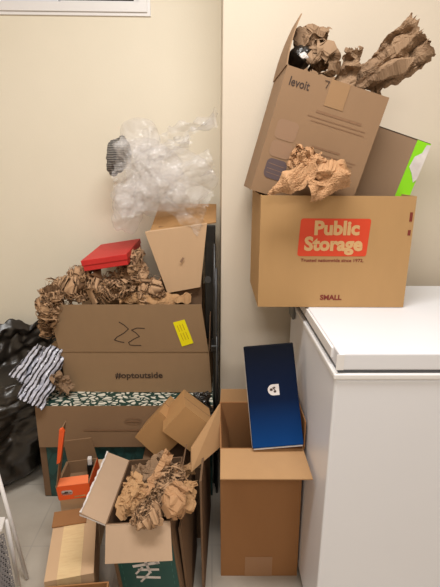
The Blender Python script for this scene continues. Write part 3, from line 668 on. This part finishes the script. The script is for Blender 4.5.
bm = bmesh.new(); crumple_sheet(bm, 157, curve_sheet(at(160, 487, 1.12), at(192, 468, 1.16), .05, .04, (.2, .6, .6), .02, .012, 4), 50, 40, .008, (14, 70), .03); paper_obj('packing_paper', bm, M['paper'], 'folded brown sheet at the back right of the teal box')
bm = mw(159, 150, 478, 1.13, (.05, .06, .04), (0, .2, 0), .3); paper_obj('packing_paper', bm, M['paper_gr'], 'darker brown paper at the back of the teal box', 0)

# plain carton behind, small kraft boxes on it
W_, D_, H_ = .20, .19, .285
pc = empty('plain_carton', (-.135, 1.345, 0), (0, 0, 0), 'plain shaded carton standing behind the teal box beneath the two small boxes', 'cardboard box')
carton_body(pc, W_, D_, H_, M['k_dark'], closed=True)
def small_box(c, e_, d, label):
    e_ = Euler([R(v) for v in e_], 'XYZ'); bl = Vector(c)-e_.to_matrix() @ Vector((0, 0, d[2]/2))
    r = empty('small_kraft_box', bl, e_, label, 'cardboard box', None)
    carton_body(r, d[0], d[1], d[2], M['k_cube'], closed=True)
    bm = bmesh.new(); bx(bm, -d[0]/2-.0003, d[0]/2+.0003, -.0012, .0012, d[2]*.98, d[2]+.0004); mesh_obj('lid_seam', bm, M['faint'], r)
    return r
small_box((-.0828, 1.2908, .4400), (-4.8, 41.3, 2.1), (.1131, .1255, .1082), 'small closed kraft box tilted on one corner, upper of the two small boxes')
small_box((-.1600, 1.342, .3780), (-3, 39.9, -15), (.115, .115, .138), 'small closed kraft box tilted behind and left of the other small one')

# flattened cardboard standing between the teal box and the tall carton
fb = empty('flattened_carton', (-.02, 1.12, 0), (0, 0, 0), 'flattened brown carton standing on edge left of the tall carton, one flap bent out', 'cardboard'); FBW = MW(fb)
bm = bmesh.new(); slab(bm, [(-.022, 1.02, .012), (-.004, 1.40, .002), (-.012, 1.40, .41), (-.030, 1.06, .385)], .006); mesh_obj('panel', bm, M['k_dark'], fb, FBW)
bm = bmesh.new(); slab(bm, [(-.060, .98, .005), (-.050, 1.21, .002), (-.055, 1.21, .34), (-.085, .98, .30)], .006); mesh_obj('panel', bm, M['k_dark'], fb, FBW)
bm = bmesh.new(); slab(bm, [at(191.5, 472, 1.12), at(220.3, 447, 1.20), at(220, 404, 1.26), at(191.5, 448, 1.16)], .005); mesh_obj('bent_flap', bm, M['k_flap'], fb, FBW)

# black film by the right end of the leaf box
bm = bmesh.new(); crumple_sheet(bm, 171, curve_sheet(at(200, 392, 1.42), at(208, 440, 1.39), .05, .05, (1, .1, 0), .01, .012, 5), 50, 40, .006, (14, 70), .03)
o = paper_obj('black_film', bm, M['blackbag'], 'black plastic film hanging at the right end of the leaf-printed box'); o['category'] = 'plastic film'

# ------------------------------------------------------------------ white stand at the lower left edge
ws = empty('metal_stool', (-.60, 1.08, 0), (0, 0, 0), 'white metal folding stool with dark mesh side, cut off by the left edge', 'stool'); SW = MW(ws)
def Zp(px, py, z): 
    r = CM.to_3x3() @ Vector(((px-220)/FPX, -(py-293.5)/FPX, -1)); return Vector((0, 0, CAMH))+r*((z-CAMH)/r.z)
A = Zp(27, 578, .006); B = at(-4, 468, 1.14); bm = bmesh.new(); tube(bm, [A, B], .006); mesh_obj('leg', bm, M['whitemetal'], ws, SW, smooth=True)
A2 = Zp(20, 592, .006); B2 = at(6, 520, 1.04); bm = bmesh.new(); tube(bm, [A2, B2], .006); mesh_obj('leg', bm, M['whitemetal'], ws, SW, smooth=True)
q = [at(-40, 520, 1.02), at(5, 519, 1.04), at(2, 531, .985), at(-40, 545, .93)]
bm = bmesh.new(); slab(bm, q, .006); mesh_obj('shelf', bm, M['whitemetal'], ws, SW)
m = mat('perforated_mesh', srgb(120, 116, 116), .5); ck = N(m, 'ShaderNodeTexVoronoi'); ck.inputs['Scale'].default_value = 190; ck.inputs['Randomness'].default_value = 0
gt = N(m, 'ShaderNodeMath', operation='GREATER_THAN'); gt.inputs[1].default_value = .42; tc = N(m, 'ShaderNodeTexCoord'); L(m, tc.outputs['Object'], ck.inputs['Vector']); L(m, ck.outputs['Distance'], gt.inputs[0]); L(m, gt.outputs[0], m.node_tree.nodes['Principled BSDF'].inputs['Alpha'])
bm = bmesh.new(); slab(bm, [at(-40, 548, .93), at(4, 533, .985), at(18, 600, .93), at(-40, 640, .86)], .002); mesh_obj('mesh_side', bm, m, ws, SW)
bm = bmesh.new(); slab(bm, [at(-42, 556, .95), at(3, 541, 1.0), at(15, 604, .95), at(-42, 644, .88)], .003); mesh_obj('inner_panel', bm, M['black'], ws, SW)
for o in list(COL.objects):
    k = o.name.split('.')[0]
    if o.parent is None and k in ('packing_paper', 'honeycomb_paper', 'small_kraft_box'):
        o['group'] = {'packing_paper': 'crumpled brown packing papers', 'honeycomb_paper': 'wads of honeycomb packing paper', 'small_kraft_box': 'small kraft boxes behind the teal box'}[k]
